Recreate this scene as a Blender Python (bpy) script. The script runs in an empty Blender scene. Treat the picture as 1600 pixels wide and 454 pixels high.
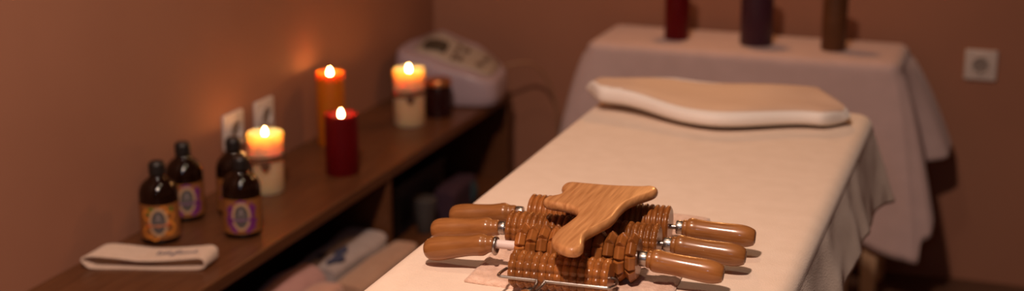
import bpy, math, random
from mathutils import Vector, Matrix, noise
S = bpy.context.scene
COL = S.collection
R = math.radians
random.seed(7)

# ------------------------------------------------------------------ camera
cd = bpy.data.cameras.new('camera'); cam = bpy.data.objects.new('camera', cd); COL.objects.link(cam)
cam.location = (0, 0, 1.40)
cam.rotation_euler = (R(90 - 14.2), 0, R(20.1))
cd.lens = 50.0; cd.sensor_width = 36.0; cd.shift_y = -62 / 1600
cd.clip_start = 0.05
cd.dof.use_dof = True; cd.dof.focus_distance = 1.93; cd.dof.aperture_fstop = 2.2
S.camera = cam
# ------------------------------------------------------------------ light
w = bpy.data.worlds.new('world'); S.world = w; w.use_nodes = True
w.node_tree.nodes['Background'].inputs[0].default_value = (1.0, 0.58, 0.46, 1)
w.node_tree.nodes['Background'].inputs[1].default_value = 0.035


def lamp(name, loc, target, col, power, size, spot=None):
    l = bpy.data.lights.new(name, 'AREA'); l.shape = 'DISK'; l.size = size
    l.color = col; l.energy = power
    o = bpy.data.objects.new(name, l); COL.objects.link(o); o.location = loc
    o.rotation_euler = (Vector(target) - Vector(loc)).to_track_quat('-Z', 'Y').to_euler()
    return o


lamp('room_ceiling_lamp', (-0.55, 0.72, 2.55), (-1.30, 0.98, 0.6), (1.0, 0.715, 0.575), 55, 0.14)
lamp('overhead_lamp', (-0.72, 2.02, 2.55), (-0.72, 2.02, 0.6), (1.0, 0.74, 0.52), 4.5, 0.20)
lamp('warm_wall_lamp', (-0.80, 3.74, 1.42), (-0.50, 1.8, 0.7), (1.0, 0.45, 0.15), 4.2, 0.12)
lamp('bluish_fill', (-0.15, -0.5, 1.75), (-0.8, 2.6, 0.6), (0.58, 0.70, 1.0), 1.6, 0.12)  # unseen weak bluish source, added near the camera to fill front faces
S.view_settings.view_transform = 'Standard'
S.view_settings.look = 'None'
S.view_settings.exposure = 0.0
S.view_settings.gamma = 1.0
FLAME = 150.0


# ------------------------------------------------------------------ materials
def mat(name, col, rough=0.5, col2=None, scale=20, stretch=(1, 1, 1), bump=0, bscale=200, metal=0, coat=0,
        sss=0, sssr=(1, .4, .2), sscale=0.02, trans=0, ior=1.45, sheen=0, rnd=0, detail=3, wave=None, spec=0.5):
    m = bpy.data.materials.new(name); m.use_nodes = True
    nt = m.node_tree; n = nt.nodes; lk = nt.links
    b = n['Principled BSDF']
    b.inputs['Base Color'].default_value = (*col, 1)
    b.inputs['Roughness'].default_value = rough
    b.inputs['Metallic'].default_value = metal
    b.inputs['Coat Weight'].default_value = coat
    b.inputs['Coat Roughness'].default_value = 0.12
    b.inputs['Transmission Weight'].default_value = trans
    b.inputs['IOR'].default_value = ior
    b.inputs['Sheen Weight'].default_value = sheen
    b.inputs['Specular IOR Level'].default_value = spec
    if sss:
        b.inputs['Subsurface Weight'].default_value = sss
        b.inputs['Subsurface Radius'].default_value = sssr
        b.inputs['Subsurface Scale'].default_value = sscale
    tc = n.new('ShaderNodeTexCoord'); mp = n.new('ShaderNodeMapping')
    mp.inputs['Scale'].default_value = stretch
    lk.new(tc.outputs['Object'], mp.inputs['Vector'])
    if col2 is not None:
        tx = n.new('ShaderNodeTexNoise'); tx.inputs['Scale'].default_value = scale
        tx.inputs['Detail'].default_value = detail
        lk.new(mp.outputs[0], tx.inputs['Vector'])
        rp = n.new('ShaderNodeValToRGB')
        rp.color_ramp.elements[0].position = 0.35; rp.color_ramp.elements[1].position = 0.68
        rp.color_ramp.elements[0].color = (*col, 1); rp.color_ramp.elements[1].color = (*col2, 1)
        lk.new(tx.outputs[0], rp.inputs[0])
        out = rp.outputs[0]
        if rnd:
            oi = n.new('ShaderNodeObjectInfo')
            mr = n.new('ShaderNodeMapRange'); mr.inputs[3].default_value = 1 - rnd; mr.inputs[4].default_value = 1 + rnd
            lk.new(oi.outputs['Random'], mr.inputs[0])
            hs = n.new('ShaderNodeHueSaturation'); lk.new(mr.outputs[0], hs.inputs['Value'])
            lk.new(out, hs.inputs['Color']); out = hs.outputs[0]
        lk.new(out, b.inputs['Base Color'])
    if bump:
        t2 = n.new('ShaderNodeTexNoise'); t2.inputs['Scale'].default_value = bscale
        t2.inputs['Detail'].default_value = 2
        lk.new(tc.outputs['Object'], t2.inputs['Vector'])
        bp = n.new('ShaderNodeBump'); bp.inputs['Strength'].default_value = bump
        bp.inputs['Distance'].default_value = 0.002
        lk.new(t2.outputs[0], bp.inputs['Height']); lk.new(bp.outputs[0], b.inputs['Normal'])
    return m


def emit(name, col, st):
    m = bpy.data.materials.new(name); m.use_nodes = True
    nt = m.node_tree; nt.nodes.clear()
    e = nt.nodes.new('ShaderNodeEmission'); o = nt.nodes.new('ShaderNodeOutputMaterial')
    e.inputs[0].default_value = (*col, 1); e.inputs[1].default_value = st
    nt.links.new(e.outputs[0], o.inputs[0]); return m


M = {}
M['wall'] = mat('painted_wall', (0.325, 0.146, 0.089), 0.75, (0.35, 0.16, 0.098), 3, bump=0.12, bscale=300, spec=0.3)
M['floor'] = mat('dark_floor', (0.10, 0.05, 0.03), 0.5, (0.14, 0.07, 0.04), 6, (1, 8, 1))
M['shelf'] = mat('dark_veneer', (0.085, 0.030, 0.011), 0.42, (0.125, 0.047, 0.018), 14, (9, 0.6, 9), coat=0.1)
M['sheet'] = mat('cream_terry', (0.77, 0.62, 0.49), 0.9, (0.81, 0.66, 0.53), 30, bump=0.35, bscale=420, sheen=0.25, spec=0.2)
M['cloth'] = mat('pale_cloth', (0.56, 0.42, 0.40), 0.9, (0.60, 0.45, 0.43), 25, bump=0.4, bscale=350, sheen=0.25, spec=0.2)
M['towel'] = mat('hand_towel', (0.66, 0.44, 0.32), 0.95, (0.80, 0.57, 0.44), 90, bump=0.9, bscale=420, sheen=0.3, spec=0.1)
M['pillow'] = mat('pillow_foam', (0.80, 0.74, 0.68), 0.6, (0.82, 0.76, 0.70), 12, bump=0.06, bscale=120, sheen=0.1)
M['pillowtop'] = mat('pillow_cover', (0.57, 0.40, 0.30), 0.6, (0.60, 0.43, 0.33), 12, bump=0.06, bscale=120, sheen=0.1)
M['oak'] = mat('pale_lacquered_wood', (0.235, 0.086, 0.021), 0.32, (0.33, 0.135, 0.038), 60, (0.35, 2.2, 2.2), coat=0.45, spec=0.4, rnd=0.10, detail=6)
M['oakboard'] = mat('lacquered_board_wood', (0.36, 0.150, 0.050), 0.4, (0.56, 0.275, 0.108), 60, (3.2, 0.22, 2.0), coat=0.2, spec=0.3, detail=6)
M['redwood'] = mat('reddish_lacquered_wood', (0.205, 0.066, 0.014), 0.28, (0.34, 0.122, 0.029), 40, (1.5, 1, 1), coat=0.25, spec=0.35, rnd=0.22, detail=5)
M['endgrain'] = mat('end_grain', (0.13, 0.05, 0.02), 0.6, (0.2, 0.08, 0.03), 120)
M['steel'] = mat('brushed_steel', (0.42, 0.38, 0.35), 0.30, metal=1)
M['darksteel'] = mat('dark_steel', (0.28, 0.25, 0.23), 0.3, metal=1)
M['black'] = mat('black_plastic', (0.012, 0.009, 0.008), 0.45)
M['sleeve'] = mat('white_plastic_sleeve', (0.72, 0.60, 0.55), 0.4)
M['plate'] = mat('socket_plastic', (0.60, 0.52, 0.47), 0.35)
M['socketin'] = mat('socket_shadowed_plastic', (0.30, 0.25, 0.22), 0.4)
M['glass'] = mat('amber_glass', (0.010, 0.003, 0.001), 0.06, spec=0.5)
M['label'] = mat('label_paper', (0.24, 0.085, 0.020), 0.6, (0.28, 0.105, 0.027), 60)
M['tan'] = mat('label_tan', (0.46, 0.29, 0.16), 0.6)
M['grey'] = mat('label_grey', (0.09, 0.075, 0.07), 0.6)
M['lgrey'] = mat('label_pale_grey', (0.24, 0.20, 0.20), 0.6)
M['purple'] = mat('label_purple', (0.12, 0.010, 0.12), 0.6, (0.20, 0.03, 0.19), 200)
M['orange'] = mat('label_orange', (0.58, 0.17, 0.015), 0.6, (0.70, 0.27, 0.04), 150)
M['orangered'] = mat('label_orange_red', (0.48, 0.10, 0.03), 0.6)
M['green'] = mat('label_green', (0.09, 0.15, 0.015), 0.6)
M['waxwhite'] = mat('ivory_wax', (0.68, 0.46, 0.27), 0.5, sss=1, sssr=(1, 0.55, 0.22), sscale=0.085)
M['waxyellow'] = mat('yellow_wax', (0.50, 0.14, 0.003), 0.5, sss=1, sssr=(1, 0.40, 0.05), sscale=0.018)
M['waxred'] = mat('red_wax', (0.12, 0.001, 0.003), 0.45, spec=0.25, sss=1, sssr=(1, 0.05, 0.05), sscale=0.010)
M['waxpurple'] = mat('purple_wax', (0.050, 0.012, 0.024), 0.45, sss=0.5, sssr=(1, 0.3, 0.5), sscale=0.006)
M['waxbrown'] = mat('brown_wax', (0.085, 0.030, 0.009), 0.5, (0.115, 0.042, 0.014), 20, (1, 1, 3))
M['wick'] = mat('wick', (0.02, 0.015, 0.01), 0.9)
M['flame'] = emit('flame', (1.0, 0.47, 0.15), FLAME)
M['twine'] = mat('brown_twine', (0.11, 0.045, 0.022), 0.9, bump=0.5, bscale=900)
M['jar'] = mat('dark_red_glass', (0.018, 0.003, 0.003), 0.25)
M['copper'] = mat('copper_lid', (0.70, 0.28, 0.10), 0.35, metal=0.9)
M['device'] = mat('device_shell', (0.40, 0.31, 0.35), 0.38, coat=0.1)
M['panel'] = mat('device_panel', (0.40, 0.33, 0.27), 0.45)
M['screen'] = mat('device_screen', (0.06, 0.05, 0.035), 0.25)
M['knob'] = mat('device_knob', (0.15, 0.09, 0.06), 0.4)
M['cable'] = mat('brown_cable', (0.34, 0.18, 0.10), 0.5)
M['pink'] = mat('pink_towel', (0.42, 0.215, 0.19), 0.95, (0.47, 0.25, 0.22), 30, bump=0.7, bscale=300, sheen=0.3)
M['peach'] = mat('peach_towel', (0.50, 0.255, 0.18), 0.95, (0.56, 0.30, 0.21), 30, bump=0.7, bscale=300, sheen=0.3)
M['greyblue'] = mat('grey_towel', (0.36, 0.29, 0.27), 0.95, (0.40, 0.33, 0.31), 30, bump=0.7, bscale=300, sheen=0.3)
M['blueprint'] = mat('dark_blue_print', (0.045, 0.05, 0.10), 0.95)
M['tantowel'] = mat('tan_towel', (0.42, 0.24, 0.15), 0.95, (0.47, 0.28, 0.18), 30, bump=0.7, bscale=300, sheen=0.3)
M['brownpaper'] = mat('brown_towel', (0.30, 0.15, 0.085), 0.95, (0.34, 0.18, 0.1), 30, bump=0.7, bscale=300)
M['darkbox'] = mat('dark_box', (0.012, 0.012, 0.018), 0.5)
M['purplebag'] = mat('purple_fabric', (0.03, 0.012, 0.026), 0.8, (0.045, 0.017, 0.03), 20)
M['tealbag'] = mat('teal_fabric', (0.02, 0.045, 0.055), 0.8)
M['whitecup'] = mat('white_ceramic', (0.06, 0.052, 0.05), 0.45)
M['legwood'] = mat('beech_leg', (0.60, 0.40, 0.24), 0.45, (0.66, 0.45, 0.28), 25, (6, 6, 0.6))
M['vinyl'] = mat('table_vinyl', (0.42, 0.32, 0.25), 0.5)
M['band'] = mat('headband_terry', (0.56, 0.42, 0.32), 0.95, (0.61, 0.46, 0.36), 60, bump=0.6, bscale=350, sheen=0.3)
M['ink'] = mat('embroidery_grey', (0.11, 0.10, 0.13), 0.9)


# ------------------------------------------------------------------ helpers
class MB:
    def __init__(s): s.v = []; s.f = []

    def add(s, vs, fs):
        k = len(s.v); s.v += [tuple(v) for v in vs]; s.f += [tuple(i + k for i in f) for f in fs]

    def box(s, lo, hi):
        x0, y0, z0 = lo; x1, y1, z1 = hi
        s.add([(x0, y0, z0), (x1, y0, z0), (x1, y1, z0), (x0, y1, z0), (x0, y0, z1), (x1, y0, z1), (x1, y1, z1), (x0, y1, z1)],
              [(0, 3, 2, 1), (4, 5, 6, 7), (0, 1, 5, 4), (1, 2, 6, 5), (2, 3, 7, 6), (3, 0, 4, 7)])

    def lathe(s, prof, n=40, axis='Z', rf=None, origin=(0, 0, 0)):
        """prof: list of (t, r) along the axis; rf(a, t, r) may modulate the radius"""
        vs = []; fs = []
        for t, r in prof:
            for i in range(n):
                a = 2 * math.pi * i / n
                rr = rf(a, t, r) if rf else r
                c, d = rr * math.cos(a), rr * math.sin(a)
                p = (c, d, t) if axis == 'Z' else ((t, c, d) if axis == 'X' else (d, t, c))
                vs.append((p[0] + origin[0], p[1] + origin[1], p[2] + origin[2]))
        m = len(prof)
        for j in range(m - 1):
            for i in range(n):
                k = (i + 1) % n
                fs.append((j * n + i, j * n + k, (j + 1) * n + k, (j + 1) * n + i))
        fs.append(tuple(range(n - 1, -1, -1))); fs.append(tuple((m - 1) * n + i for i in range(n)))
        s.add(vs, fs)

    def tube(s, pts, r, n=12, closed=False):
        pts = [Vector(p) for p in pts]; m = len(pts)
        vs = []; fs = []
        up = None
        for i, p in enumerate(pts):
            a = pts[(i - 1) % m] if (closed or i > 0) else p
            b = pts[(i + 1) % m] if (closed or i < m - 1) else p
            d = (b - a).normalized()
            if up is None:
                up = d.orthogonal().normalized()
            up = (up - d * up.dot(d)).normalized()
            q = d.cross(up)
            rr = r(i / (m - 1)) if callable(r) else r
            for k in range(n):
                t = 2 * math.pi * k / n
                vs.append(p + up * (rr * math.cos(t)) + q * (rr * math.sin(t)))
        for i in range(m if closed else m - 1):
            j = (i + 1) % m
            for k in range(n):
                l = (k + 1) % n
                fs.append((i * n + k, i * n + l, j * n + l, j * n + k))
        if not closed:
            fs.append(tuple(range(n - 1, -1, -1))); fs.append(tuple((m - 1) * n + k for k in range(n)))
        s.add(vs, fs)

    def build(s, name, m, parent=None, smooth=True, bevel=0, seg=2, sub=0, angle=40):
        me = bpy.data.meshes.new(name); me.from_pydata(s.v, [], s.f); me.validate()
        import bmesh
        bm = bmesh.new(); bm.from_mesh(me); bmesh.ops.recalc_face_normals(bm, faces=bm.faces); bm.to_mesh(me); bm.free()
        me.materials.append(m)
        if smooth:
            me.polygons.foreach_set('use_smooth', [True] * len(me.polygons))
            me.set_sharp_from_angle(angle=R(angle))
        o = bpy.data.objects.new(name, me); COL.objects.link(o)
        if bevel:
            b = o.modifiers.new('bevel', 'BEVEL'); b.width = bevel; b.segments = seg; b.limit_method = 'ANGLE'; b.angle_limit = R(35)
            b.harden_normals = False
        if sub:
            b = o.modifiers.new('sub', 'SUBSURF'); b.levels = sub; b.render_levels = sub
        if parent: o.parent = parent
        return o


def tag(o, label, cat, group=None):
    o['label'] = label; o['category'] = cat
    if group: o['group'] = group
    return o


def thing(name, label, cat, loc, rz=0, group=None):
    o = bpy.data.objects.new(name, None); COL.objects.link(o); o.empty_display_size = 0.03
    o.location = loc; o.rotation_euler = (0, 0, rz)
    return tag(o, label, cat, group)


def box(name, lo, hi, m, parent=None, bevel=0.0, seg=2):
    b = MB(); b.box(lo, hi); return b.build(name, m, parent, bevel=bevel, seg=seg)


def smoothpts(ctrl, n=8, closed=False):
    c = [Vector(p) for p in ctrl]; m = len(c); out = []
    rng = range(m) if closed else range(m - 1)
    for i in rng:
        p0 = c[(i - 1) % m] if (closed or i > 0) else c[0]
        p1 = c[i]; p2 = c[(i + 1) % m]
        p3 = c[(i + 2) % m] if (closed or i < m - 2) else c[-1]
        for k in range(n):
            t = k / n
            out.append(0.5 * ((2 * p1) + (p2 - p0) * t + (2 * p0 - 5 * p1 + 4 * p2 - p3) * t * t + (3 * p1 - p0 - 3 * p2 + p3) * t ** 3))
    if not closed: out.append(c[-1].copy())
    return out


def interp(tab, x):
    if x <= tab[0][0]: return tab[0][1]
    for (a, b), (c, d) in zip(tab, tab[1:]):
        if x <= c:
            t = (x - a) / (c - a); t = t * t * (3 - 2 * t); return b + (d - b) * t
    return tab[-1][1]


def lin(tab, x):
    for (a, b), (c, d) in zip(tab, tab[1:]):
        if x <= c: return b + (d - b) * (x - a) / (c - a)
    return tab[-1][1]


def struct(o): o['kind'] = 'structure'; return o


# ------------------------------------------------------------------ the room
WX, BY = -1.645, 3.82
struct(box('floor', (WX - .1, -0.6, -0.05), (2.2, BY + .1, 0.0), M['floor']))
struct(box('wall_left', (WX - .1, -0.6, 0.0), (WX, BY + .1, 2.6), M['wall']))
struct(box('wall_back', (WX, BY, 0.0), (2.2, BY + .1, 2.6), M['wall']))


# ------------------------------------------------------------------ draped cloths
def drape(name, rect, zt, rad, drop, off, m, inner=16, nd=26, N=360, corner=0.03, re=0.02, topz=None):
    """a cloth lying on a rectangular top and hanging over its sides.
    drop(p, n) = z of the hem, off(p, n, v) = outward xy offset at drop fraction v"""
    x0, x1, y0, y1 = rect
    cx, cy = (x0 + x1) / 2, (y0 + y1) / 2
    segs = []
    L = [(x0 + corner, y0, x1 - corner, y0), (x1, y0 + corner, x1, y1 - corner), (x1 - corner, y1, x0 + corner, y1), (x0, y1 - corner, x0, y0 + corner)]
    pts = []
    per = 2 * (x1 - x0 + y1 - y0)
    arc = [((x1 - corner, y0 + corner), -90), ((x1 - corner, y1 - corner), 0), ((x0 + corner, y1 - corner), 90), ((x0 + corner, y0 + corner), 180)]
    nrm = [(0, -1), (1, 0), (0, 1), (-1, 0)]
    for k in range(4):
        ax, ay, bx, by = L[k]; ln = math.hypot(bx - ax, by - ay); n = max(4, int(N * ln / per))
        for i in range(n):
            t = i / n; pts.append(((ax + (bx - ax) * t, ay + (by - ay) * t), nrm[k]))
        (ux, uy), a0 = arc[k]
        for i in range(14):
            a = R(a0 + 90 * i / 14); pts.append(((ux + corner * math.cos(a), uy + corner * math.sin(a)), (math.cos(a), math.sin(a))))
    P = len(pts)
    b = MB(); vs = []; fs = []
    rings = []
    for k in range(inner):
        s = (k + 1) / inner; s = 1 - (1 - s) ** 1.15
        rings.append(('top', s))
    for k in range(1, 7): rings.append(('edge', k / 6))
    for k in range(1, nd + 1): rings.append(('drop', k / nd))
    vs.append((cx, cy, zt + (topz(cx, cy) if topz else 0)))
    for kind, s in rings:
        for (px, py), (nx, ny) in pts:
            # inset point at the start of the rounded edge
            ix, iy = px - nx * re, py - ny * re
            if kind == 'top':
                x, y = cx + (ix - cx) * s, cy + (iy - cy) * s
                z = zt + (topz(x, y) if topz else 0)
            elif kind == 'edge':
                a = s * math.pi / 2
                x, y = ix + nx * re * math.sin(a), iy + ny * re * math.sin(a); z = zt - re * (1 - math.cos(a))
                if topz: z += topz(ix, iy) * (1 - s)
            else:
                hz = drop((px, py), (nx, ny)); z = zt - re + (hz - zt + re) * s
                ox, oy = off((px, py), (nx, ny), s)
                x, y = px + ox, py + oy
            vs.append((x, y, z))
    for i in range(P):
        fs.append((0, 1 + i, 1 + (i + 1) % P))
    for r_ in range(len(rings) - 1):
        for i in range(P):
            j = (i + 1) % P; a = 1 + r_ * P; c = a + P
            fs.append((a + i, c + i, c + j, a + j))
    b.add(vs, fs)
    o = b.build(name, m, angle=80)
    so = o.modifiers.new('thick', 'SOLIDIFY'); so.thickness = 0.003; so.offset = 1
    return o


# ------------------------------------------------------------------ massage table
TX0, TX1, TY0, TY1, TZ = -0.805, -0.262, 0.95, 2.79, 0.70
mt = thing('massage_table', 'long massage table with beech legs beneath the cream sheet', 'massage table', (-0.53, 1.87, 0))
box('table_top', (TX0 - mt.location.x + .012, TY0 - 1.87 + .012, 0.615), (TX1 - mt.location.x - .012, TY1 - 1.87 - .012, 0.692), M['vinyl'], mt, 0.014, 4)
for sx in (-1, 1):
    for sy in (-1, 1):
        x = sx * 0.222; y = sy * 0.84
        box('leg', (x - .022, y - .022, 0.0), (x + .022, y + .022, 0.56), M['legwood'], mt, 0.004)
for sx in (-1, 1):
    box('rail', (sx * .222 - .012, -.818, .555), (sx * .222 + .012, .818, .616), M['legwood'], mt, 0.003)
for sy in (-1, 1):
    box('rail', (-.265, sy * .84 - .024, .556), (.265, sy * .84 + .024, .616), M['legwood'], mt, 0.003)


def sheet_drop(p, n):
    x, y = p
    wob = 0.012 * noise.noise(Vector((x * 5, y * 5, 1)))
    if n[0] > 0.5:
        h = interp([(0.9, .50), (1.8, .55), (2.15, .570), (2.40, .570), (2.60, .555), (2.79, .525)], y)
    elif n[1] > 0.5:
        h = interp([(-.8, .56), (-.4, .54), (-.27, .47)], x)
    elif n[0] < -0.5:
        h = .62
    else:
        h = .5
    return h + wob


def sheet_off(p, n, v):
    x, y = p
    s = y * 1.0 if abs(n[0]) > .5 else x
    f = 0.004 * math.sin(s * 31 + 3.0 * noise.noise(Vector((s * 5, 0, 3)))) + 0.003 * noise.noise(Vector((s * 14, v * 2, 1)))
    amp = 0.012 * v + f * v ** 0.8
    if n[0] > 0.2:
        amp += 0.020 * v
        # a loose flap at the head corner
        amp += 0.030 * v * math.exp(-((y - 2.79) / 0.05) ** 2)
    if n[0] < -0.5: amp *= 0.25
    return n[0] * amp, n[1] * amp


def sheet_top(x, y):
    return 0.0016 * noise.noise(Vector((x * 6, y * 4, 0)))


sh = drape('bed_sheet', (TX0, TX1, TY0, TY1), TZ - .003, .02, sheet_drop, sheet_off, M['sheet'], nd=24, N=520, corner=0.035, re=0.022, topz=sheet_top)
tag(sh, 'cream terry sheet draped over the massage table', 'sheet')

# ------------------------------------------------------------------ back table with its cloth
BX0, BX1, BY0, BY1, BZ = -1.075, -0.275, 3.50, 3.775, 0.648
bt = thing('side_table', 'narrow beige-legged table by the back wall, hidden under a draped cloth', 'table', (-0.675, 3.64, 0))
box('table_top', (-.385, -.122, .60), (.385, .122, BZ - .006), M['legwood'], bt, 0.006)
for sx in (-1, 1):
    for sy in (-1, 1):
        box('leg', (sx * .355 - .02, sy * .10 - .02, 0), (sx * .355 + .02, sy * .10 + .02, .602), M['legwood'], bt, 0.004)


def bc_drop(p, n):
    x, y = p
    if n[1] < -0.7: h = interp([(-1.1, .30), (-.7, .28), (-.48, .25), (-.275, .150)], x)
    elif n[0] > 0.3:
        h = lin([(3.48, .155), (3.50, .165), (3.52, .225), (3.545, .31), (3.565, .36), (3.60, .375), (3.66, .385), (3.90, .40)], max(3.48, y))
    elif n[0] < -0.3: h = .30
    elif n[1] > .5: h = .50
    else: h = .155
    return h + 0.01 * noise.noise(Vector((x * 4, y * 4, 5)))


def bc_off(p, n, v):
    x, y = p
    if n[1] > .5: return 0, 0.006 * v
    s = x if n[1] < -.5 else y
    f = 0.010 * math.sin(s * 17 + 1) * v
    if n[1] < -0.7 and abs(n[0]) < .3:
        # shallow folds and the corner flap swinging out to the right
        t = max(0, (x + .50) / .225)
        fx = 0.075 * v * t ** 2
        return fx, -(0.012 * v + f) + 0.012 * v * t
    if n[0] > 0.2:
        # flap at the near corner, a deep crease beside it, then the side drop
        flap = interp([(3.50, .085), (3.525, .105), (3.565, .010), (3.60, .050), (3.66, .122), (3.78, .125)], y) if n[0] > .9 else .085
        return flap * v ** 0.75, -0.02 * v * (1 if n[0] < .95 else 0)
    return n[0] * (0.10 * v ** .7 + f * .7), n[1] * 0.03 * v


bc = drape('table_cloth', (BX0, BX1, BY0, BY1), BZ - .003, .02, bc_drop, bc_off, M['cloth'], nd=26, N=360, corner=0.03, re=0.022,
           topz=lambda x, y: 0.0015 * noise.noise(Vector((x * 8, y * 8, 2))))
tag(bc, 'mauve-grey cloth draped over the narrow table by the back wall', 'tablecloth')


# ------------------------------------------------------------------ low cabinet along the left wall
SX1, STOP = -1.3514, 0.45
shf = thing('low_cabinet', 'long low dark brown open cabinet against the left wall', 'cabinet', (-1.498, 2.4, 0))
ox, oy = 1.498, -2.4


def cab(name, x0, x1, y0, y1, z0, z1, bev=.0015):
    return box(name, (x0 + ox, y0 + oy, z0), (x1 + ox, y1 + oy, z1), M['shelf'], shf, bev)


cab('top_panel', WX + .001, SX1, 1.05, 3.685, STOP - .025, STOP)
cab('bottom_shelf', WX + .004, SX1 + .085, 1.06, 3.66, .175, .20)
cab('plinth', WX + .03, SX1 - .05, 1.06, 3.66, 0, .174)
for y in (1.06, 2.085, 2.865):
    cab('divider', WX + .004, SX1 - .004, y, y + .022, .2005, STOP - .0255)
cab('end_panel', WX + .004, SX1 - .002, 3.661, 3.683, 0, STOP - .0255)
cab('back_panel', WX + .0005, WX + .0035, 1.06, 3.66, .2005, STOP - .0255)


# ------------------------------------------------------------------ towels inside the cabinet
def towel(name, w_, d_, h_, m, loc, rz, label, group, layers=3, seed=0, roll=False, cat='towel'):
    """folded towel: layered rounded block, folded edge facing -Y of its own frame"""
    b = MB(); n = 40; seg = 26; vs = []; fs = []
    for j in range(seg + 1):
        t = j / seg; x = (t - .5) * w_
        e = 1 - 0.10 * (abs(2 * t - 1)) ** 6
        for i in range(n):
            a = 2 * math.pi * i / n
            c, s_ = math.cos(a), math.sin(a)
            pw = 1.0 if roll else 0.38
            y = d_ / 2 * math.copysign(abs(c) ** pw, c); z = h_ / 2 * math.copysign(abs(s_) ** (pw if roll else .6), s_)
            # creases between the folded layers
            k = (z / h_ + .5) * layers
            cr = abs(k - round(k)) if 0.3 < k < layers - .3 else .5
            y *= 1 - 0.06 * math.exp(-(cr / .09) ** 2)
            nz = noise.noise(Vector((x * 9 + seed, y * 9, z * 9)))
            vs.append((x * e if False else x, y * e + .004 * nz, z * e + h_ / 2 + .006 * nz * (1 if z > 0 else 0)))
    for j in range(seg):
        for i in range(n):
            k = (i + 1) % n
            fs.append((j * n + i, j * n + k, (j + 1) * n + k, (j + 1) * n + i))
    fs.append(tuple(range(n - 1, -1, -1))); fs.append(tuple(seg * n + i for i in range(n)))
    b.add(vs, fs)
    o = b.build(name, m, angle=70); o.location = loc; o.rotation_euler = (0, 0, rz)
    return tag(o, label, cat, group)


TG = 'towels folded in the low cabinet'
zb = .2005
towel('towel', .44, .108, .128, M['pink'], (-1.402, 2.335, zb), R(90), 'rolled dusty pink towel in the low cabinet, nearest the wall', TG, roll=True, seed=1)
towel('towel', .36, .072, .125, M['peach'], (-1.309, 2.30, zb), R(90), 'peach pink folded towel beside the pink roll, at the front of the cabinet', TG, layers=2, seed=2)
towel('towel', .265, .115, .050, M['greyblue'], (-1.402, 2.712, zb), R(90), 'grey folded towel lowest under the blue-printed one', TG, layers=2, seed=3)
bl = towel('towel', .265, .115, .055, M['greyblue'], (-1.402, 2.712, zb + .051), R(90), 'grey folded towel with dark blue print on top of its stack', TG, layers=2, seed=4)
for k, (u, v, a, q) in enumerate([(-.085, -.032, .030, .015), (-.035, -.020, .022, .012), (-.075, .008, .016, .010)]):
    pb = MB(); pts = []
    for i in range(20):
        t = 2 * math.pi * i / 20; rr = 1 + .25 * math.sin(3 * t + k)
        pts.append((u + a * rr * math.cos(t), v + q * rr * math.sin(t), .0605))
    pb.add(pts + [(x, y, z + .001) for x, y, z in pts], [tuple(range(20)), tuple(range(39, 19, -1))] + [(i, (i + 1) % 20, 20 + (i + 1) % 20, 20 + i) for i in range(20)])
    o = pb.build('printed_motif', M['blueprint'], bl); o['label'] = 'dark blue printed motif'
towel('towel', .30, .072, .045, M['brownpaper'], (-1.303, 2.69, zb), R(90), 'brownish folded towel lowest at the front edge beside the divider', TG, layers=2, seed=6)
towel('towel', .30, .070, .045, M['tantowel'], (-1.303, 2.69, zb + .046), R(90), 'tan folded towel topmost at the front edge beside the divider', TG, layers=2, seed=7)

# dim items beyond the divider
dk = thing('storage_box', 'black box in the dark far compartment of the cabinet', 'box', (-1.53, 3.22, zb))
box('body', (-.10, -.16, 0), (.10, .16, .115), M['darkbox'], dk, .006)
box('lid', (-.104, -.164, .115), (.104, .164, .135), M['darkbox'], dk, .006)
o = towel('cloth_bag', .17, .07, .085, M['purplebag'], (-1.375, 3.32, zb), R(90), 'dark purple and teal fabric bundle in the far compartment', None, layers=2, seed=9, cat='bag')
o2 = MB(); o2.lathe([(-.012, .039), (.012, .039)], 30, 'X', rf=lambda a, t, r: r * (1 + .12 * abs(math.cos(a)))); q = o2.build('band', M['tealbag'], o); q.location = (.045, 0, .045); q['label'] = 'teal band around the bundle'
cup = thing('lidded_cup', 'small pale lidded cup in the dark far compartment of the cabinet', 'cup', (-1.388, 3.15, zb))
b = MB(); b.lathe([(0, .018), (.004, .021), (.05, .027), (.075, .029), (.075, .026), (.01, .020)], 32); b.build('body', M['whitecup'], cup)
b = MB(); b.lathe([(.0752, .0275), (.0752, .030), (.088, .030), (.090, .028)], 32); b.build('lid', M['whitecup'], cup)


# ------------------------------------------------------------------ amber bottles
def cyl_patch(poly, rad, ang0, z0, off):
    """flat polygon (u along the wall of the bottle, v up) wrapped on a cylinder; subdivided fan"""
    b = MB(); n = len(poly)
    cu = sum(p[0] for p in poly) / n; cv = sum(p[1] for p in poly) / n
    vs = [(cu, cv)]; K = 6
    for k in range(1, K + 1):
        for u, v in poly: vs.append((cu + (u - cu) * k / K, cv + (v - cv) * k / K))
    fs = [(0, 1 + i, 1 + (i + 1) % n) for i in range(n)]
    for k in range(K - 1):
        for i in range(n):
            j = (i + 1) % n; fs.append((1 + k * n + i, 1 + (k + 1) * n + i, 1 + (k + 1) * n + j, 1 + k * n + j))
    out = []
    for u, v in vs:
        a = ang0 + u / rad; out.append(((rad + off) * math.cos(a), (rad + off) * math.sin(a), z0 + v))
    b.add(out, fs); return b


def ell(cu, cv, a, q, n=28, wob=0, k=5, ph=0):
    return [(cu + a * (1 + wob * math.sin(k * t + ph)) * math.cos(t), cv + q * (1 + wob * math.sin(k * t + ph)) * math.sin(t)) for t in [2 * math.pi * i / n for i in range(n)]]


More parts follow.
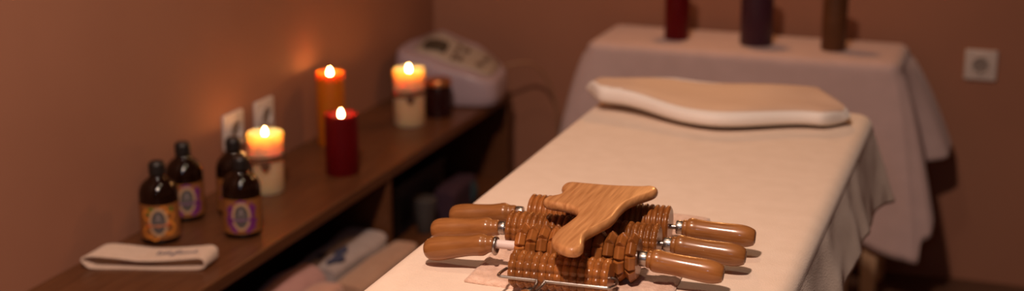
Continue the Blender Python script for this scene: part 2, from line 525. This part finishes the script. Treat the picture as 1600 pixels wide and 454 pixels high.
def bottle(loc, face, label, kind):
    t = thing('oil_bottle', label, 'bottle', loc, 0, 'amber oil bottles on the low cabinet')
    r0 = .0385
    b = MB(); b.lathe([(0, .030), (.002, .0345), (.006, .0375), (.012, r0), (.095, r0), (.103, .0378), (.110, .0358), (.117, .032), (.123, .0265), (.128, .020), (.132, .0155), (.137, .0142), (.142, .0142)], 48)
    b.build('glass_body', M['glass'], t)
    b = MB(); b.lathe([(.136, .0148), (.1375, .0162), (.1565, .0162), (.158, .0158), (.1605, .0135), (.162, .0125)], 40, rf=lambda a, z, r: r * (1 + .012 * math.sin(24 * a)))
    b.build('cap', M['black'], t)
    # paper label wrapping the front of the body
    lb = cyl_patch([(u, v) for u, v in [(-.062, 0), (-.03, 0), (0, 0), (.03, 0), (.062, 0), (.062, .035), (.062, .070), (.03, .070), (0, .070), (-.03, .070), (-.062, .070), (-.062, .035)]], r0, face, .014, .0004)
    # finer wrap for the wide label
    b = MB(); n = 60; vs = []
    for k in range(2):
        for i in range(n + 1):
            a = face + (-.072 + .144 * i / n) / r0
            vs.append(((r0 + .0005) * math.cos(a), (r0 + .0005) * math.sin(a), .013 + .070 * k))
    b.add(vs, [(i, i + 1, n + 2 + i, n + 1 + i) for i in range(n)])
    L = b.build('paper_label', M['label'], t); L['label'] = 'orange-brown paper label'
    deco = []
    if kind == 'orange':
        for u, v, a in [(-.021, .050, .012), (.021, .022, .014), (-.020, .016, .013), (.022, .046, .011), (-.008, .008, .010), (.010, .060, .008)]:
            deco.append(('fruit_print', ell(u, v, a, a), 'orange', .0008)); deco.append(('fruit_ring', ell(u, v, a * .6, a * .6), 'label', .0010))
        for u, v, a, q in [(-.012, .062, .008, .004), (-.019, .053, .004, .0035), (.026, .060, .004, .006)]:
            deco.append(('leaf_print', ell(u, v, a, q), 'green', .0012))
    else:
        for u, v, a, q in [(-.020, .046, .009, .013), (.021, .048, .009, .013), (-.021, .026, .010, .012), (.022, .022, .009, .014), (-.013, .012, .009, .009), (.014, .010, .009, .008), (0, .064, .011, .005)]:
            deco.append(('flower_print', ell(u, v, a, q, wob=.22, k=5, ph=u * 300), 'purple', .0008))
    deco.append(('emblem_border', ell(0, .036, .0185, .0290, 40), 'tan', .0014))
    deco.append(('emblem', ell(0, .036, .0135, .0235, 40), 'grey', .0018))
    deco.append(('emblem_mark', [(-.0045, .041), (-.0018, .048), (-.001, .053), (.001, .053), (.0018, .048), (.0045, .041)], 'lgrey', .0021))
    deco.append(('emblem_mark', [(-.009, .037), (.009, .037), (.009, .0385), (-.009, .0385)], 'lgrey', .0021))
    deco.append(('banner', [(-.023, .026), (0, .0245), (.023, .026), (.023, .0325), (0, .031), (-.023, .0325)], 'purple' if kind == 'purple' else 'orangered', .0022))
    for i in range(7):
        u = -.013 + i * .0043
        deco.append(('banner_mark', [(u - .001, .0270), (u + .001, .0270), (u + .001, .0305), (u - .001, .0305)], 'lgrey' if kind == 'purple' else 'tan', .0025))
    for nm, poly, mm, off in deco:
        cyl_patch(poly, r0, face, .013, off).build(nm, M[mm], L)
    return t


fc = R(-90 + 30)
bottle((-1.572, 2.27, STOP), R(-60), 'amber bottle with orange fruit label, left front beside the headband', 'orange')
bottle((-1.437, 2.356, STOP), R(-62), 'amber bottle with purple flower label, right front of the four bottles', 'purple')
bottle((-1.601, 2.406, STOP), R(-52), 'amber bottle by the wall, half hidden behind the orange-labelled bottle', 'purple')
bottle((-1.521, 2.471, STOP), R(-62), 'amber bottle hidden behind the front purple-labelled bottle, before the ivory candle', 'purple')


# ------------------------------------------------------------------ candles
def candle(loc, r, h, mm, label, group, lit=True, twine=False, fl=1.0, lean=0.0):
    t = thing('pillar_candle', label, 'candle', loc, 0, group)
    prof = [(0, r * .97), (.002, r), (h * .5, r * (1 if not twine else .985)), (h - .008, r * (1.0 if not twine else 1.03)), (h - .002, r * (.985 if not twine else 1.03)), (h, r * .93),
            (h - .002, r * .88), (h - .010, r * .82), (h - .019, r * .70), (h - .022, r * .3), (h - .022, .004)]
    b = MB(); b.lathe(prof, 56, rf=lambda a, z, q: q * (1 + .006 * math.sin(3 * a + z * 40)))
    b.build('wax_body', M[mm], t)
    b = MB(); b.tube([(0, 0, h - .0225), (.0005, 0, h - .014), (.0012, 0, h - .006)], .0011, 8); b.build('wick', M['wick'], t)
    if lit:
        b = MB(); f = []
        H = .019 * fl
        for i in range(15):
            u = i / 14
            f.append((h - .0085 + H * u, max(.0003, .0052 * fl * math.sin(math.pi * u ** .62) ** .9 * (1 - .25 * u))))
        b.lathe(f, 24); b.build('flame', M['flame'], t)
    if twine:
        b = MB()
        zz = h * .60
        b.tube([((r + .002) * math.cos(2 * math.pi * i / 40), (r + .002) * math.sin(2 * math.pi * i / 40), zz + .004 * math.sin(2 * math.pi * i / 40 + 2)) for i in range(40)], .0028, 8, True)
        b.tube([((r + .002) * math.cos(2 * math.pi * i / 40), (r + .002) * math.sin(2 * math.pi * i / 40), zz - .005 + .004 * math.sin(2 * math.pi * i / 40 + 1)) for i in range(40)], .0022, 8, True)
        b.build('twine', M['twine'], t)
        # small heart pendant hanging from the twine, facing the room
        hp = []
        for i in range(36):
            a = 2 * math.pi * i / 36
            hp.append((.0105 * 16 * math.sin(a) ** 3 / 16, .0011 * (13 * math.cos(a) - 5 * math.cos(2 * a) - 2 * math.cos(3 * a) - math.cos(4 * a)) * .75))
        fa = R(-62); b = MB()
        fr = []; bk = []
        for u, v in hp:
            for lst, dd in ((fr, .0065), (bk, .0030)):
                rr = r + dd; lst.append((rr * math.cos(fa) - u * math.sin(fa), rr * math.sin(fa) + u * math.cos(fa), zz - .016 + v))
        n = len(hp)
        b.add(fr + bk, [tuple(range(n)), tuple(range(2 * n - 1, n - 1, -1))] + [(i, n + i, n + (i + 1) % n, (i + 1) % n) for i in range(n)])
        o = b.build('heart_pendant', M['twine'], t, bevel=.001); o['label'] = 'small brown heart pendant'
    return t


CG = 'lit candles on the low cabinet'
candle((-1.536, 2.627, STOP), .0385, .134, 'waxwhite', 'ivory twine-tied candle burning right behind the bottles', CG, twine=True)
candle((-1.474, 3.256, STOP), .0400, .147, 'waxwhite', 'ivory twine-tied candle burning beside the small dark jar', CG, twine=True)
candle((-1.441, 2.806, STOP), .0385, .140, 'waxred', 'burning red pillar candle on the cabinet, in front of the yellow one', CG)
candle((-1.576, 3.017, STOP), .0345, .181, 'waxyellow', 'tall burning yellow pillar candle by the left wall', CG)
BG = 'candles on the cloth-covered back table'
candle((-.861, 3.62, BZ), .0325, .165, 'waxred', 'red pillar candle on the back table, left of the purple one', BG)
candle((-.650, 3.62, BZ), .0420, .165, 'waxpurple', 'thick dark purple pillar candle in the middle of the back table', BG)
candle((-.452, 3.62, BZ), .0315, .150, 'waxbrown', 'brown pillar candle nearest the right end of the back table', BG)

# dark jar beside the far ivory candle
j = thing('candle_jar', 'small dark red jar with copper lid beside the far ivory candle', 'jar', (-1.438, 3.362, STOP))
b = MB(); b.lathe([(0, .032), (.003, .0355), (.078, .0355), (.084, .033)], 44); b.build('glass_body', M['jar'], j)
b = MB(); b.lathe([(.084, .034), (.085, .0355), (.096, .0355), (.0985, .034), (.0965, .029)], 44); b.build('lid', M['copper'], j)


# ------------------------------------------------------------------ white console device at the far end of the cabinet
dv = thing('spa_device', 'white wedge-shaped spa device with tilted keypad at the cabinet end', 'device', (-1.478, 3.555, STOP + .0025), R(8))
W_, D_ = .295, .21


def dtop(u, v):
    """height of the shell over its footprint (u left-right, v front-back)"""
    fr = interp([(0, .142), (.35, .116), (.6, .092), (1, .068)], u)
    bk = interp([(0, .140), (.35, .168), (.6, .136), (1, .074)], u)
    return fr + (bk - fr) * v ** 0.9


b = MB(); nu, nv = 36, 24; vs = []; fs = []


def dplan(a):
    c, s_ = math.cos(a), math.sin(a); p = .42
    return W_ / 2 * math.copysign(abs(c) ** p, c), D_ / 2 * math.copysign(abs(s_) ** p, s_)


NA = 72
lv = [('side', 0.0, .96), ('side', .05, .99), ('side', .35, 1.0), ('side', .7, .985), ('side', .92, .965), ('top', 1, .94), ('top', 1, .90), ('top', 1, .75), ('top', 1, .5), ('top', 1, .25), ('top', 1, .02)]
for kind, hz, sc in lv:
    for i in range(NA):
        x, y = dplan(2 * math.pi * i / NA); x *= sc; y *= sc
        u, v = x / W_ + .5, y / D_ + .5
        vs.append((x, y, dtop(min(1, max(0, u)), min(1, max(0, v))) * hz))
for k in range(len(lv) - 1):
    for i in range(NA):
        q = (i + 1) % NA; fs.append((k * NA + i, k * NA + q, (k + 1) * NA + q, (k + 1) * NA + i))
fs.append(tuple(range(NA - 1, -1, -1))); fs.append(tuple((len(lv) - 1) * NA + i for i in range(NA)))
b.add(vs, fs); b.build('shell', M['device'], dv, angle=75)


def dpatch(name, poly, mm, lift, parent=None):
    n = len(poly); cu = sum(p[0] for p in poly) / n; cv = sum(p[1] for p in poly) / n
    vs = []; K = 5
    for k in range(K + 1):
        for u, v in poly:
            uu, vv = cu + (u - cu) * max(.01, k / K), cv + (v - cv) * max(.01, k / K)
            vs.append(((uu - .5) * W_, (vv - .5) * D_, dtop(uu, vv) + lift))
    fs = [tuple(range(n - 1, -1, -1))]
    for k in range(K):
        for i in range(n):
            q = (i + 1) % n; fs.append((k * n + i, k * n + q, (k + 1) * n + q, (k + 1) * n + i))
    b = MB(); b.add(vs, fs); o = b.build(name, M[mm], parent or dv, angle=80)
    so = o.modifiers.new('thick', 'SOLIDIFY'); so.thickness = .003; so.offset = 1
    return o


def rr(u0, u1, v0, v1, n=32, p=.35):
    out = []
    for i in range(n):
        a = 2 * math.pi * i / n; c, s_ = math.cos(a), math.sin(a)
        out.append(((u0 + u1) / 2 + (u1 - u0) / 2 * math.copysign(abs(c) ** p, c), (v0 + v1) / 2 + (v1 - v0) / 2 * math.copysign(abs(s_) ** p, s_)))
    return out


pn = dpatch('control_panel', rr(.17, .92, .20, .88), 'panel', .0008)
dpatch('display', rr(.24, .46, .32, .62), 'screen', .0045, pn)
for u, v in ((.60, .36), (.62, .62), (.78, .40), (.80, .64)):
    b = MB(); z = dtop(u, v)
    b.lathe([(z + .003, .011), (z + .010, .010), (z + .0115, .008)], 24, origin=((u - .5) * W_, (v - .5) * D_, 0)); b.build('knob', M['knob'], pn)
for i in range(4):
    dpatch('button', rr(.52 + .0, .555, .28 + i * .13, .36 + i * .13), 'knob', .0045, pn)
for sx in (-1, 1):
    for sy in (-1, 1):
        b = MB(); b.lathe([(-.002, .009), (.004, .009)], 18, origin=(sx * .105, sy * .07, 0)); b.build('foot', M['black'], dv)
b = MB(); b.tube(smoothpts([(.10, .075, .05), (.15, .06, .085), (.21, .09, .082), (.25, .13, .02), (.27, .16, -.10), (.26, .17, -.22)], 10), .0035, 10)
b.build('cable', M['cable'], dv)
ad = thing('power_adapter', 'small black power adapter at the far front corner of the cabinet', 'adapter', (-1.385, 3.655, STOP), R(5))
box('case', (-.026, -.022, 0), (.026, .022, .036), M['black'], ad, .004)
box('socket_rim', (-.010, -.024, .010), (.010, -.0215, .024), M['darksteel'], ad, .001)


# ------------------------------------------------------------------ wall sockets
def socket(loc, rz, label):
    t = thing('wall_socket', label, 'socket', loc, rz, 'white wall sockets')
    # local frame: plate in XZ, facing -Y
    box('plate', (-.0405, -.010, -.0405), (.0405, 0.0, .0405), M['plate'], t, .004, 3)
    b = MB()
    b.lathe([(-.0095, .0275), (-.0135, .0268), (-.0135, .0215), (-.011, .0205), (-.0100, .0200), (-.0101, .002)], 44, 'Y')
    ins = b.build('insert', M['plate'], t)
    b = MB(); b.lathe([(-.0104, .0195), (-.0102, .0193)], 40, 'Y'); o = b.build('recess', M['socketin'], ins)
    for sx in (-1, 1):
        b = MB(); b.lathe([(-.0110, .0030), (-.0103, .0030)], 16, 'Y', origin=(sx * .0095, 0, 0)); b.build('hole', M['black'], ins)
    for sz in (-1, 1):
        box('earth_clip', (-.003, -.0165, sz * .0185 - .0022), (.003, -.010, sz * .0185 + .0022), M['steel'], ins, .0008)
    return t


socket((-.0965, BY, .594), 0, 'white wall socket alone on the back wall at the right')
socket((WX, 2.668, .568), R(90), 'white wall socket on the left wall, just behind the bottles')
socket((WX, 2.805, .566), R(90), 'white wall socket on the left wall, farther one behind the ivory candle')


# ------------------------------------------------------------------ headband on the cabinet
hb = thing('headband', 'folded cream terry headband with grey lettering on the cabinet', 'headband', (-1.506, 2.141, STOP), R(19))
sec = [(-.108, .010), (-.113, .016), (-.108, .023), (-.09, .0255), (-.05, .022), (-.01, .0175), (.03, .0185), (.07, .021), (.100, .0235), (.109, .020), (.112, .013), (.108, .005), (.09, .002), (.04, .0015), (-.03, .0015), (-.08, .002), (-.10, .0035)]
cs = smoothpts([(x, 0, z) for x, z in sec], 6, True)
NB = 14; b = MB(); vs = []; fs = []; nC = len(cs)
for k in range(NB + 1):
    v = k / NB
    for p in cs:
        yy = -.025 + .047 * v
        vs.append((p.x + .014 * (v - .5) * 2 * (1 if p.x < 0 else .5), yy + .004 * noise.noise(Vector((p.x * 12, v, 1))), p.z + (.008 * v if p.z > .012 else .002 * v)))
for k in range(NB):
    for i in range(nC):
        q = (i + 1) % nC; fs.append((k * nC + i, k * nC + q, (k + 1) * nC + q, (k + 1) * nC + i))
b.add(vs, fs); hbo = b.build('band', M['band'], hb, angle=80)
so = hbo.modifiers.new('thick', 'SOLIDIFY'); so.thickness = .004; so.offset = 0
# overlapping end of the hook fastening
b = MB(); vs = []; pts = []
for i in range(24):
    a = math.pi / 2 + math.pi * i / 23
    pts.append((-.028 + .018 * math.cos(a) * 1.0, .032 * math.sin(a)))
pts += [(.05, -.036), (.05, .036)]
n = len(pts)
vs = [(x, y - .002, .0225 + (.005 + .010 * (y + .04) / .08)-.004 + (.0006 * 0)) for x, y in pts]
# stitched lettering (illegible script) on the top
scr = MB()


def stroke(pp, r=.0011):
    scr.tube(smoothpts([(x, y, 0) for x, y in pp], 5), r, 6)


x = 0.0
for hgt, wd in [(1.5, .010), (.8, .008), (1.2, .008), (1.5, .009), (-.9, .010), (1.4, .008), (1.5, .008), (.8, .009), (.7, .008), (.8, .008), (.7, .008), (1.2, .007)]:
    s_ = .009
    if hgt > 1: stroke([(x, 0), (x + wd * .55, s_ * hgt), (x + wd * .35, s_ * hgt * .9), (x + wd * .3, 0), (x + wd, .001)])
    elif hgt > 0: stroke([(x, 0), (x + wd * .5, s_ * hgt), (x + wd * .15, s_ * .35), (x + wd * .55, 0), (x + wd, .002)])
    else: stroke([(x, s_ * .7), (x + wd * .3, 0), (x + wd * .75, s_ * .7), (x + wd * .5, -s_ * .9), (x + wd * .1, -s_ * .7), (x + wd, .002)])
    x += wd * .62
sv = []
for X, Y, Z in scr.v:
    px_, py_ = .010 + X * 1.22, -.005 + Y * .8
    zt_ = interp([(-.09, .0255), (-.05, .022), (-.01, .0175), (.03, .0185), (.07, .021), (.1, .0235)], px_)
    sv.append((px_, py_, zt_ + .008 * (py_ + .025) / .047 + .0026 + Z * .3))
scr.v = sv
o = scr.build('lettering', M['ink'], hb); o['label'] = 'grey stitched script lettering'

# ------------------------------------------------------------------ pillow
UL = [(0, -.812), (1, -.296)]
b = MB(); nu, nc = 60, 56; vs = []; fs = []
for iu in range(nu + 1):
    u = .5 - .5 * math.copysign(abs(1 - 2 * iu / nu) ** .75, 1 - 2 * iu / nu)
    x = -.815 + .520 * u
    yf = interp([(0, 2.650), (.10, 2.602), (.54, 2.528), (.9, 2.612), (1, 2.655)], u)
    yb = lin([(0, 2.690), (.28, 2.80), (.45, 2.815), (.84, 2.83), (1, 2.690)], u)
    zl = interp([(0, .016), (.15, .012), (.45, .0015), (1, .0015)], u)
    th = interp([(0, .034), (.03, .040), (.2, .043), (.55, .041), (.9, .036), (.97, .034), (1, .030)], u)
    tt = min(1, min(u, 1 - u) / .06); e = max(.06, math.sqrt(1 - (1 - tt) ** 2))
    yc, zc = (yf + yb) / 2, zl + th / 2
    for i in range(nc):
        a = 2 * math.pi * i / nc; c, s_ = math.cos(a), math.sin(a)
        yy = yc - (yb - yf) / 2 * math.copysign(abs(c) ** .45, c) * (.6 + .4 * e)
        zz = zc + th / 2 * e * math.copysign(abs(s_) ** .7, s_)
        v = (yy - yf) / (yb - yf)
        # contour: high front roll, the top falling away to the back with a shallow hollow
        top = 1 if s_ > 0.15 else 0
        vv = min(1, max(0, v))
        zz -= top * (interp([(0, .006), (.28, .012), (.8, -.001), (1, .004)], u) * vv + .006 * math.exp(-((vv - .5) / .22) ** 2))
        vs.append((x, yy, .7025 + zz))
tf = []
for k in range(nu):
    for i in range(nc):
        q = (i + 1) % nc
        am = 2 * math.pi * (i + .5) / nc
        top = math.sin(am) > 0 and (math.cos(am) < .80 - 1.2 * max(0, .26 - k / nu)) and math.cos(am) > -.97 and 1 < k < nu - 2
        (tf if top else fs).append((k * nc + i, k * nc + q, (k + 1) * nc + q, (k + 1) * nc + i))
fs.append(tuple(range(nc - 1, -1, -1))); fs.append(tuple(nu * nc + i for i in range(nc)))
b.add(vs, fs); p = b.build('contour_pillow', M['pillow'], angle=75)
tag(p, 'pale butterfly-shaped contour pillow at the head of the massage table', 'pillow')
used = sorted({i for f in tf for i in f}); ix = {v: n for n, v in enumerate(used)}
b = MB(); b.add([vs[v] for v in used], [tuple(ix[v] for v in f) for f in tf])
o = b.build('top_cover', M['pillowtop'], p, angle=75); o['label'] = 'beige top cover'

# ------------------------------------------------------------------ hand towel beneath the wooden tools
b = MB(); nx, ny = 40, 48; vs = []; fs = []
NL, NR, FL, FR = Vector((-.678, 1.667)), Vector((-.398, 1.650)), Vector((-.690, 2.035)), Vector((-.424, 2.034))
for k in range(2):
    for j_ in range(ny + 1):
        for i in range(nx + 1):
            u, v = i / nx, j_ / ny
            pt = NL.lerp(NR, u).lerp(FL.lerp(FR, u), v)
            e = min(u, 1 - u, v, 1 - v)
            hem = .0016 * math.exp(-((e - .025) / .02) ** 2)
            z = .7000 + (.0058 + hem + .0012 * noise.noise(Vector((pt.x * 30, pt.y * 30, 0))) - .003 * math.exp(-e / .006) if k else 0.0009)
            vs.append((pt.x + .002 * noise.noise(Vector((0, pt.y * 25, 3))), pt.y + .002 * noise.noise(Vector((pt.x * 25, 0, 9))), z))
m_ = (nx + 1) * (ny + 1)
for j_ in range(ny):
    for i in range(nx):
        a = j_ * (nx + 1) + i
        fs.append((m_ + a, m_ + a + 1, m_ + a + nx + 2, m_ + a + nx + 1)); fs.append((a, a + nx + 1, a + nx + 2, a + 1))
edge = [i for i in range(nx + 1)] + [j_ * (nx + 1) + nx for j_ in range(1, ny + 1)] + [ny * (nx + 1) + i for i in range(nx - 1, -1, -1)] + [j_ * (nx + 1) for j_ in range(ny - 1, 0, -1)]
for a, c in zip(edge, edge[1:] + edge[:1]): fs.append((a, c, m_ + c, m_ + a))
b.add(vs, fs); o = b.build('hand_towel', M['towel'], angle=80)
tag(o, 'small beige hand towel spread under the wooden rollers', 'towel')

# ------------------------------------------------------------------ wooden rollers
RG = 'two-handled wooden rollers on the massage table'


def handle(parent, x, sgn, droop, rounded, L=.102):
    """turned handle, its inner end at x, pointing to sgn"""
    if rounded:
        prof = [(0, .0098), (.003, .0112), (.009, .0116), (.012, .0128), (.017, .0150), (.022, .0152), (.027, .0147), (.040, .0142), (.058, .0152), (.076, .0166), (.088, .0164), (.096, .0148), (.101, .0115), (.1035, .007), (.1042, .003)]
    else:
        prof = [(0, .0100), (.002, .0115), (.006, .0118), (.0075, .0138), (.011, .0152), (.016, .0154), (.022, .0148), (.040, .0143), (.060, .0150), (.078, .0158), (.089, .0152), (.096, .0135), (.1015, .0110), (.1028, .0088)]
    f = smoothpts([(a, r, 0) for a, r in prof], 3)
    b = MB(); b.lathe([(p.x, max(.002, p.y)) for p in f], 40, 'X')
    o = b.build('handle', M['oak'], parent, angle=50)
    o.location = (x, 0, 0)
    o.rotation_euler = (0, R(droop) if sgn > 0 else R(180 - droop), 0)
    if not rounded:
        b = MB(); b.lathe([(.1027, .0084), (.1032, .0082)], 30, 'X'); e = b.build('handle_tip', M['endgrain'], o); e['label'] = 'dark end-grain tip'
    return o


def ferrule(parent, x0, x1, r=.0098, m='steel'):
    b = MB(); b.lathe([(x0, r * .7), (x0, r * .96), (x0 + .001, r), (x1 - .001, r), (x1, r * .96), (x1, r * .7)], 32, 'X')
    return b.build('ferrule', M[m], parent)


def axle(parent, x0, x1, r=.0035):
    b = MB(); b.lathe([(x0, r), (x1, r)], 20, 'X'); return b.build('axle', M['darksteel'], parent)


def ring_prof(x0, x1, n, ro, ri, flat=.4):
    pr = [(x0, ri * .3), (x0, ri)]; p = (x1 - x0) / n
    for k in range(n):
        a = x0 + k * p
        for t, r in ((.04, ri), (.16, ri + (ro - ri) * .55), (.28, ro - .0004), (.5, ro), (.72, ro - .0004), (.84, ri + (ro - ri) * .55), (.96, ri)):
            pr.append((a + p * t, r))
    pr += [(x1, ri), (x1, ri * .3)]
    return pr


def gear(n, depth, sharp=1.0, ph=0):
    def f(a, t, r):
        u = ((a + ph) * n / (2 * math.pi)) % 1.0
        k = abs(u - .5) * 2     # 0 in the middle of a tooth, 1 between the teeth
        return r - depth * max(0, (k - .35) / .65) ** sharp
    return f


def disc(parent, x, wd, r, n, ph, chamfer=.18, m='redwood', depth=.006):
    """threaded wheel whose rim is cut into n angular facets"""
    b = MB(); vs = []; fs = []
    prof = [(.00, .78), (.08, .84), (.44, .995), (.56, .995), (.92, .84), (1.0, .78)]
    P = 0
    for tx, q in prof:
        ring = []
        for i in range(n):
            for u in (0.0, .13, .87):
                a = ph + 2 * math.pi * (i + u) / n
                flat = 1.0 if u else 1 - depth / r * (1.0 if q > .9 else .45)
                rr_ = r * q * flat
                ring.append((x + wd * tx, rr_ * math.cos(a), rr_ * math.sin(a)))
        P = len(ring); vs += ring
    for k in range(len(prof) - 1):
        for i in range(P):
            q = (i + 1) % P; fs.append((k * P + i, k * P + q, (k + 1) * P + q, (k + 1) * P + i))
    fs.append(tuple(range(P - 1, -1, -1))); fs.append(tuple((len(prof) - 1) * P + i for i in range(P)))
    b.add(vs, fs)
    return b.build('disc', M[m], parent, smooth=False, bevel=.0007, seg=2)


def roller_thing(cx, cy, cz, rz, label):
    t = thing('massage_roller', label, 'massage roller', (cx, cy, cz), rz, RG)
    return t


# back roller: plain ringed body
L1 = .436
t = roller_thing(-.551, 1.876, .7362, R(4.2), 'rearmost two-handled wooden roller with a smooth ringed barrel')
def fx(k, L): return (k - .5) * L
b = MB(); b.lathe(ring_prof(fx(.262, L1), fx(.735, L1), 26, .0297, .0260), 56, 'X'); b.build('roller_body', M['redwood'], t, angle=50)
axle(t, fx(.20, L1), fx(.775, L1)); ferrule(t, fx(.213, L1), fx(.235, L1)); ferrule(t, fx(.755, L1), fx(.777, L1))
handle(t, fx(.213, L1), -1, 8, True); handle(t, fx(.775, L1), 1, 3, False)
# second roller: ringed and notched body
L2 = .440
t = roller_thing(-.551, 1.810, .7335, R(3.4), 'two-handled wooden roller with finely notched ridges, second from the back')
b = MB(); b.lathe(ring_prof(fx(.243, L2), fx(.735, L2), 24, .0272, .0235), 128, 'X', gear(16, .0011, 1.0)); b.build('roller_body', M['redwood'], t, angle=40)
axle(t, fx(.20, L2), fx(.775, L2)); ferrule(t, fx(.210, L2), fx(.229, L2)); ferrule(t, fx(.75, L2), fx(.775, L2))
handle(t, fx(.210, L2), -1, 7.5, True); handle(t, fx(.773, L2), 1, 4, False)
# third roller: faceted discs
L3 = .414
t = roller_thing(-.547, 1.727, .7400, R(3.6), 'two-handled wooden roller threaded with big faceted discs, nearest of the three')
nd_ = 11; a0, a1 = fx(.322, L3), fx(.725, L3); wd = (a1 - a0) / nd_
for k in range(nd_):
    disc(t, a0 + k * wd + .0003, wd - .0006, .0335, 9, .35 * (k % 3) + .1 * k, depth=.0070)
axle(t, fx(.22, L3), fx(.76, L3), .004)
b = MB(); b.lathe([(fx(.245, L3), .0062), (fx(.321, L3), .0062)], 28, 'X'); o = b.build('sleeve', M['sleeve'], t); o['label'] = 'white plastic sleeve'
b = MB(); rg = []
for i in range(40): rg.append((fx(.243, L3), .0105 * math.cos(2 * math.pi * i / 40), .0105 * math.sin(2 * math.pi * i / 40) - .003))
b.tube(rg, .0028, 10, True); o = b.build('ring', M['steel'], t); o['label'] = 'loose steel ring'
ferrule(t, fx(.727, L3), fx(.752, L3), .0105)
handle(t, fx(.240, L3), -1, 10.5, True); handle(t, fx(.750, L3), 1, 6, False)

# small roller in a wire frame
t = thing('frame_roller', 'small ridged wooden roller in a bent wire frame with one handle', 'massage roller', (-.5465, 1.661, .7335), R(3.5))
nb = 13; a0, a1 = -.0600, .0735; wd = (a1 - a0) / nb
for k in range(nb):
    b = MB(); x = a0 + k * wd + .0002; w2 = wd - .0004; r = .0252

    def rf(a, tt, q, k=k):
        u = ((a + .26) * 10 / (2 * math.pi)) % 1.0; kk = abs(u - .5) * 2
        return q - .0026 * max(0, (kk - .45) / .55) if q > .015 else q
    b.lathe([(x, .004), (x, r * .90), (x + w2 * .14, r * .93), (x + w2 * .32, r * .99), (x + w2 * .5, r), (x + w2 * .68, r * .99), (x + w2 * .86, r * .93), (x + w2, r * .90), (x + w2, .004)], 100, 'X', rf)
    b.build('disc', M['redwood'], t, angle=30)
wl = [(-.052, 0, 0), (-.0620, 0, 0), (-.0680, -.006, -.001), (-.0705, -.026, -.001), (-.0670, -.0325, -.0005), (-.060, -.0335, -.0005), (-.022, -.0335, -.0005), (-.0165, -.0350, -.001), (-.0165, -.042, -.005), (-.0190, -.062, -.009)]
wr = [(.066, 0, 0), (.0755, 0, 0), (.0820, -.005, -.001), (.0835, -.016, -.002), (.0790, -.029, -.001), (.070, -.0335, -.0005), (.0, -.0335, -.0005), (-.0055, -.0345, -.001), (-.0090, -.042, -.005), (-.0150, -.062, -.009)]
for q in (wl, wr):
    b = MB(); b.tube(smoothpts(q, 6), .0021, 12); o = b.build('wire_frame', M['steel'], t)
hd = MB(); hd.lathe([(0, .0060), (.001, .0082), (.010, .0085), (.011, .0080)], 30, 'X'); o = hd.build('ferrule', M['darksteel'], t)
ph = Matrix.Rotation(R(-103), 4, 'Z') @ Matrix.Rotation(R(7), 4, 'Y')
o.matrix_local = Matrix.Translation((-.0168, -.057, -.0080)) @ ph
hd = MB(); hd.lathe([(.009, .0080), (.012, .0105), (.020, .0120), (.05, .0125), (.085, .0138), (.098, .0125), (.105, .008), (.106, .003)], 36, 'X'); o = hd.build('handle', M['oak'], t, angle=50)
o.matrix_local = Matrix.Translation((-.0168, -.057, -.0080)) @ ph

# ------------------------------------------------------------------ sculpting board on top of the rollers
out = [(-0.5979, 1.8556), (-0.5944, 1.8716), (-0.5756, 1.8735), (-0.5354, 1.8769), (-0.4955, 1.8867), (-0.483, 1.8929), (-0.4754, 1.8892), (-0.4728, 1.879), (-0.4766, 1.865), (-0.4872, 1.8425), (-0.4963, 1.8118), (-0.4979, 1.7758), (-0.4971, 1.7362), (-0.5066, 1.697), (-0.5125, 1.6708), (-0.5091, 1.646), (-0.5027, 1.6229), (-0.5051, 1.6121), (-0.5157, 1.6107), (-0.5299, 1.6205), (-0.5406, 1.637), (-0.5436, 1.67), (-0.5405, 1.7064), (-0.5388, 1.7378), (-0.5436, 1.7562), (-0.5551, 1.7695), (-0.5751, 1.777), (-0.5936, 1.7792), (-0.6026, 1.7865), (-0.6004, 1.7996), (-0.5901, 1.8141), (-0.5896, 1.8331)]
bo = Vector((-.535, 1.73))
oc = smoothpts([(x - bo.x, y - bo.y, 0) for x, y in out], 5, True)
n = len(oc); cen = []
TH = .016
TH = .014
lay = [(-.5 * TH + .5 * TH * math.sin(a), .0058 * math.cos(a) - .0010) for a in [R(q) for q in (-90, -75, -55, -30, 0, 30, 50, 65, 80, 90)]]
lay[-1] = (0, -.0030)
vs = []; fs = []
for z, ins in lay:
    for i in range(n):
        a = oc[(i - 1) % n]; c = oc[(i + 1) % n]; d = (c - a).normalized(); nr = Vector((d.y, -d.x, 0))
        vs.append((oc[i].x - nr.x * ins, oc[i].y - nr.y * ins, z))
for k in range(len(lay) - 1):
    for i in range(n):
        q = (i + 1) % n; fs.append((k * n + i, k * n + q, (k + 1) * n + q, (k + 1) * n + i))
fs.append(tuple(range(n - 1, -1, -1))); fs.append(tuple((len(lay) - 1) * n + i for i in range(n)))
b = MB(); b.add(vs, fs); o = b.build('sculpting_board', M['oakboard'], angle=45); o.location = (bo.x, bo.y, .7905)
tag(o, 'pale wooden anvil-shaped massage board resting on top of the rollers', 'massage board')
